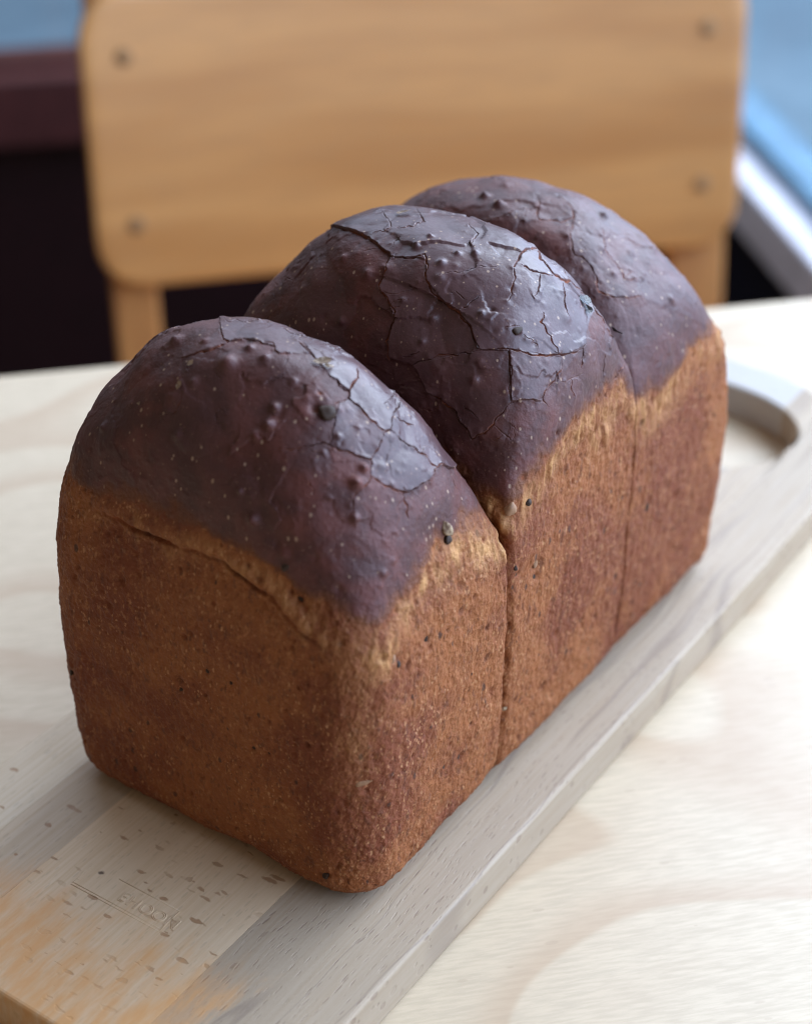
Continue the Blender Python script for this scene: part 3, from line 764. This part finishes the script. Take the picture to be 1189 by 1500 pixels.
# ------------------------------------------------------------------ table
TZ = -BT
tdir = np.array([.682, .731, 0]); tnor = np.array([.731, -.682, 0])     # along the far edge, towards the camera
tp = at(600, 490, TZ)
def table_material():
    m = N('birch_plywood')
    co = m.map((1, 1, 1), (0, 0, 0), (0, 0, -math.atan2(tdir[1], tdir[0])))
    warp = m.n('ShaderNodeVectorMath', {0: co, 1: m.n('ShaderNodeVectorMath', {0: m.n('ShaderNodeTexNoise', {'Vector': co, 'Scale': 6., 'Detail': 2}).outputs['Color'], 1: (.16, .10, 0)}, operation='MULTIPLY').outputs[0]}, operation='ADD').outputs[0]
    fig = m.noise(1, 1, .4, co=m.map((4.0, 10, 1), (2.7, 5.3, 0), co=warp))
    ring = m.math('FRACT', m.math('MULTIPLY', fig, 9.))
    band = m.math('MULTIPLY', m.ramp(ring, .0, .10), m.ramp(ring, .10, .62, 1., 0.))
    fine = m.noise(1, 4, .6, co=m.map((120, 900, 60), co=co))
    c = m.mix(m.math('MULTIPLY', m.ramp(fine, .3, .7), .9), (.57, .45, .305), (.48, .375, .25))
    c = m.mix(m.math('MULTIPLY', band, .60), c, (.43, .29, .175))
    c = m.mix(m.math('MULTIPLY', m.specks(1, .3, .10, m.map((160, 420, 60), co=co)), .3), c, (.36, .25, .16))
    return m.out(c, m.ramp(fine, .3, .7, .36, .46), m.bump(fine, .12, .0002), **{'Specular IOR Level': .5})
TABLE = table_material()
table_at = Vector((tp[0], tp[1], -.75))+Vector(tnor)*.40
table = empty('table', table_at)
tag(table, 'light birch plywood table holding the cutting board', 'table')
q = [tp+tdir*s+tnor*t for s, t in ((-.75, 0), (.62, 0), (.62, .85), (-.75, .85))]
prism('table_top', [Vector((p[0], p[1], TZ)) for p in q], (0, 0, -.026), TABLE, table, table_at, .003, 3)
LEG = simple('dark_metal', (.03, .03, .032), .4)
for s, t in ((-.70, .05), (.57, .05), (.57, .80), (-.70, .80)):
    c0 = tp+tdir*s+tnor*t
    pr = [Vector((c0[0], c0[1], TZ-.0262))+Vector(tdir)*a*.02+Vector(tnor)*b*.02 for a, b in ((-1, -1), (1, -1), (1, 1), (-1, 1))]
    prism('leg', pr, (0, 0, -.75-TZ+.0262), LEG, table, table_at, .002)

# ------------------------------------------------------------------ chair
cN = np.array([tnor[0], tnor[1], .20]); cN /= np.linalg.norm(cN)        # front of the backrest, leaning back
cP = EYE+1.12*(AF+AR*(600-594.5)/CAM[0]-AU*(300-750)/CAM[0])
pl = (cP, cN)
cU = np.array([0, 0, 1.])-cN*cN[2]; cU /= np.linalg.norm(cU); cR = np.cross(cU, cN)
def cw(px, py): return at(px, py, plane=pl)
def chair_wood(name, a, b, along):
    m = N(name)
    ang = -math.atan2(tdir[1], tdir[0])
    co = m.map((1, 1, 1), (0, 0, 0), (0, 0, ang))
    sc = (3, 8, 26) if along else (60, 60, 4)
    g = m.noise(1, 3, .5, co=m.map(sc, co=co)); f = m.noise(1, 4, .6, co=m.map(tuple(x*9 for x in sc), co=co))
    c = m.mix(m.ramp(g, .35, .65), a, b)
    c = m.mix(m.math('MULTIPLY', m.ramp(f, .4, .7), .35), c, tuple(x*.7 for x in a))
    return m.out(c, m.ramp(f, .3, .7, .33, .42), m.bump(f, .05, .0004), **{'Specular IOR Level': .5, 'Coat Weight': .5, 'Coat Roughness': .35})
CHAIR = chair_wood('varnished_ply', (.66, .31, .095), (.52, .22, .058), True)
CHAIR2 = chair_wood('varnished_beech', (.56, .25, .075), (.48, .20, .06), False)
SCREW = simple('bronze_screw', (.36, .20, .09), .7)
SCREW.node_tree.nodes['Principled BSDF'].inputs['Metallic'].default_value = .6
bl, br = cw(147, 428), cw(1078, 362); tl, tr = cw(108, -12), cw(1100, -60)
chair_at = Vector(((bl[0]+br[0])/2, (bl[1]+br[1])/2, -.75))
chair = empty('wooden_chair', chair_at)
tag(chair, 'honey-brown plywood-backed chair behind the table, out of focus', 'chair')
def backrest():
    # rounded, slightly dished panel
    nu, nv, th = 48, 26, .011
    u = np.linspace(0, 1, nu); v = np.linspace(0, 1, nv)
    W = np.linalg.norm(br-bl); Hh = np.linalg.norm(tl-bl)
    bm = bmesh.new(); grid = {}
    rr = .030
    for side in (0, 1):
        for i in range(nu):
            for j in range(nv):
                uu, vv = u[i], v[j]
                # pull the corners in: rounded rectangle
                x = uu*W; y = vv*Hh
                dx = max(rr-x, x-(W-rr), 0); dy = max(rr-y, y-(Hh-rr), 0)
                if dx > 0 and dy > 0:
                    m_ = max(dx, dy); l_ = math.hypot(dx, dy); k = m_/l_
                    x += (1-k)*dx*(1 if x < W/2 else -1); y += (1-k)*dy*(1 if y < Hh/2 else -1)
                uu, vv = x/W, y/Hh
                p = (bl*(1-uu)+br*uu)*(1-vv)+(tl*(1-uu)+tr*uu)*vv
                p = p-cN*(.016*(1-(2*uu-1)**2)+side*th)
                grid[side, i, j] = bm.verts.new(p)
    for side in (0, 1):
        for i in range(nu-1):
            for j in range(nv-1):
                f = [grid[side, i, j], grid[side, i+1, j], grid[side, i+1, j+1], grid[side, i, j+1]]
                bm.faces.new(f if side == 0 else f[::-1])
    rim = [(i, 0) for i in range(nu)]+[(nu-1, j) for j in range(1, nv)]+[(i, nv-1) for i in range(nu-2, -1, -1)]+[(0, j) for j in range(nv-2, 0, -1)]
    for a, b in zip(rim, rim[1:]+rim[:1]):
        bm.faces.new((grid[0, a[0], a[1]], grid[1, a[0], a[1]], grid[1, b[0], b[1]], grid[0, b[0], b[1]]))
    bmesh.ops.recalc_face_normals(bm, faces=bm.faces)
    ed = [e for e in bm.edges if e.calc_face_angle(0) > .9]
    bmesh.ops.bevel(bm, geom=ed, offset=.0025, segments=2, profile=.5, affect='EDGES')
    me = bpy.data.meshes.new('backrest'); bm.to_mesh(me); bm.free()
    for f in me.polygons: f.use_smooth = True
    return link('backrest', me, CHAIR, chair, chair_at)
back = backrest()
W_ = np.linalg.norm(br-bl)
for (px, py) in ((182, 84), (201, 331), (1041, 40), (1031, 270)):
    p = cw(px, py); uu = np.clip(((p-bl)@(br-bl))/W_**2, 0, 1)
    p = p-cN*(.016*(1-(2*uu-1)**2)-.0008)
    bm = bmesh.new()
    bmesh.ops.create_uvsphere(bm, u_segments=20, v_segments=10, radius=.0054)
    for vv in bm.verts: vv.co.z *= .18
    slot = [f for f in bm.faces]
    bm.transform(Matrix.Translation(Vector(p)) @ Vector(cN).to_track_quat('Z', 'Y').to_matrix().to_4x4())
    me = bpy.data.meshes.new('screw'); bm.to_mesh(me); bm.free()
    for f in me.polygons: f.use_smooth = True
    link('screw', me, SCREW, back, chair_at)
# uprights that run down from behind the panel to the floor, as back legs
for (xa, xb_) in ((166, 236), (1000, 1066)):
    pa, pb = cw(xa, 440), cw(xb_, 440 if xa < 500 else 380)
    mid = (pa+pb)/2; wd = np.linalg.norm(pb-pa)
    uu = ((mid-bl)@(br-bl))/W_**2
    mid = mid-cN*(.016*(1-(2*uu-1)**2)+.0120)
    top = mid+cU*.20
    bot = mid-cU*((mid[2]+.75)/cU[2])
    hr = tdir*wd/2
    quadp = [top-hr, top+hr, bot+hr*.9, bot-hr*.9]
    prism('leg', [Vector(p) for p in quadp], Vector(-cN*.016), CHAIR2, chair, chair_at, .003, 2)
seat_c = np.array([chair_at.x, chair_at.y, -.30])
sq = [seat_c+tdir*s*.205+tnor*t for s, t in ((-1, -.045), (1, -.045), (1.02, .36), (-1.02, .36))]
prism('seat', [Vector(p) for p in sq], (0, 0, -.014), CHAIR, chair, chair_at, .004, 2)
for s in (-1, 1):
    p0 = seat_c+tdir*s*.175+tnor*.33
    pr = [Vector((p0[0], p0[1], -.3142))+Vector(tdir)*a*.016+Vector(tnor)*b*.016 for a, b in ((-1, -1), (1, -1), (1, 1), (-1, 1))]
    prism('leg', pr, (0, 0, -.75+.3142), CHAIR2, chair, chair_at, .003)

# ------------------------------------------------------------------ the corner of the room behind: low walls, sills, windows, pavement outside
def wall_mat(name, c, rough=.5): return simple(name, c, rough, .25, 40)
MAROON = wall_mat('maroon_paint', (.017, .004, .005), .45)
SILLM = wall_mat('maroon_sill_paint', (.068, .017, .015), .5)
NAVY = wall_mat('dark_navy_paint', (.008, .010, .020), .5)
WHITE = wall_mat('white_paint', (.62, .61, .66), .5)
LBLUE = wall_mat('light_blue_paint', (.11, .23, .33), .5)
def glass():
    m = N('window_glass'); nt = m.t
    tr_ = m.n('ShaderNodeBsdfTransparent', {'Color': (.95, .97, 1, 1)}); gl = m.n('ShaderNodeBsdfGlossy', {'Roughness': .02})
    mx = m.n('ShaderNodeMixShader', {0: .06, 1: tr_.outputs[0], 2: gl.outputs[0]})
    nt.links.new(mx.outputs[0], nt.nodes['Material Output'].inputs['Surface'])
    return m.m
GLASS = glass()
zs = -.26
A = at(0, 106, zs); B = at(1090, 232, zs)
bdir = tdir; rdir = np.array([.707, -.707, 0])
# corner where the two sill lines meet
M2 = np.array([[bdir[0], -rdir[0]], [bdir[1], -rdir[1]]]); st_ = np.linalg.solve(M2, (B-A)[:2])
corner = A+bdir*st_[0]
def slab(name, p, d, n, length, z0, z1, thick, mat, parent=None, off=None, bevel=.002, back=0.):
    """upright or level board: starts at p, runs along d, thickness away along n"""
    a = p+n*back; pts = [Vector((a[0], a[1], z0)), Vector((*(a+d*length)[:2], z0)), Vector((*(a+d*length)[:2], z1)), Vector((a[0], a[1], z1))]
    return prism(name, pts, Vector(n*thick), mat, parent, off, bevel)
bn = np.array([-tnor[0], -tnor[1], 0])                  # outwards through the rear wall
rn = np.array([.707, .707, 0])                          # outwards through the side wall
bl_len = 2.6
wb = slab('wall_rear', corner-bdir*bl_len, bdir, bn, bl_len+.02, -.75, zs-.0702, .045, MAROON, back=.02); tag(wb, kind='structure')
ws = slab('wall_side', corner, rdir, rn, 2.4, -.75, zs-.0452, .05, NAVY, back=.02); tag(ws, kind='structure')
def window(name, label, p, d, n, length, sill_mat, rail_mat, sill_w, sill_h, rail_h, npost):
    loc = Vector((*(p+d*length/2)[:2], zs)); w_ = empty(name, loc)
    tag(w_, label, 'window')
    slab('sill', p, d, n, length, zs-sill_h, zs, sill_w, sill_mat, w_, loc, .004, back=-.02)
    slab('bottom_rail', p, d, n, length, zs+.0005, zs+rail_h, .04, rail_mat, w_, loc, .003, back=sill_w-.065)
    slab('pane', p, d, n, length, zs+rail_h+.0005, 1.2, .004, GLASS, w_, loc, 0, back=sill_w-.058)
    for k in range(npost):
        slab('mullion', p+d*(length*(k+.5)/npost-.02 if k else .7), d, n, .04, zs+rail_h+.0005, 1.2, .05, rail_mat, w_, loc, .002, back=sill_w-.0535)
    return w_
window('window', 'rear window above the dark maroon sill, left of the chair', corner-bdir*bl_len, bdir, bn, bl_len-.12, SILLM, SILLM, .07, .07, .010, 0)
window('window', 'side window above the white ledge, right of the chair', corner+rdir*.02, rdir, rn, 2.2, WHITE, LBLUE, .075, .045, .016, 0)
fl = prism('floor', [Vector((x, y, -.75)) for x, y in ((-3, -2.5), (2.5, -2.5), (2.5, 1.0), (0.2, 2.0), (-1.2, 2.0), (-3, 1.2))], (0, 0, -.05), simple('dark_floor', (.035, .020, .018), .5, .4, 30), None, None, 0)
tag(fl, kind='structure')
def pave():
    m = N('bluish_pavement')
    a = m.noise(1.6, 3); b = m.noise(18, 4)
    c = m.mix(m.ramp(a, .4, .6), (.14, .24, .35), (.20, .33, .47))
    c = m.mix(m.math('MULTIPLY', m.ramp(b, .4, .7), .25), c, (.10, .2, .32))
    return m.out(c, .7, m.bump(b, .3, .01))
pv = prism('pavement', [Vector((x, y, -.93)) for x, y in ((-14, -6), (12, -6), (12, 16), (-14, 16))], (0, 0, -.05), pave(), None, None, 0)
tag(pv, kind='structure')
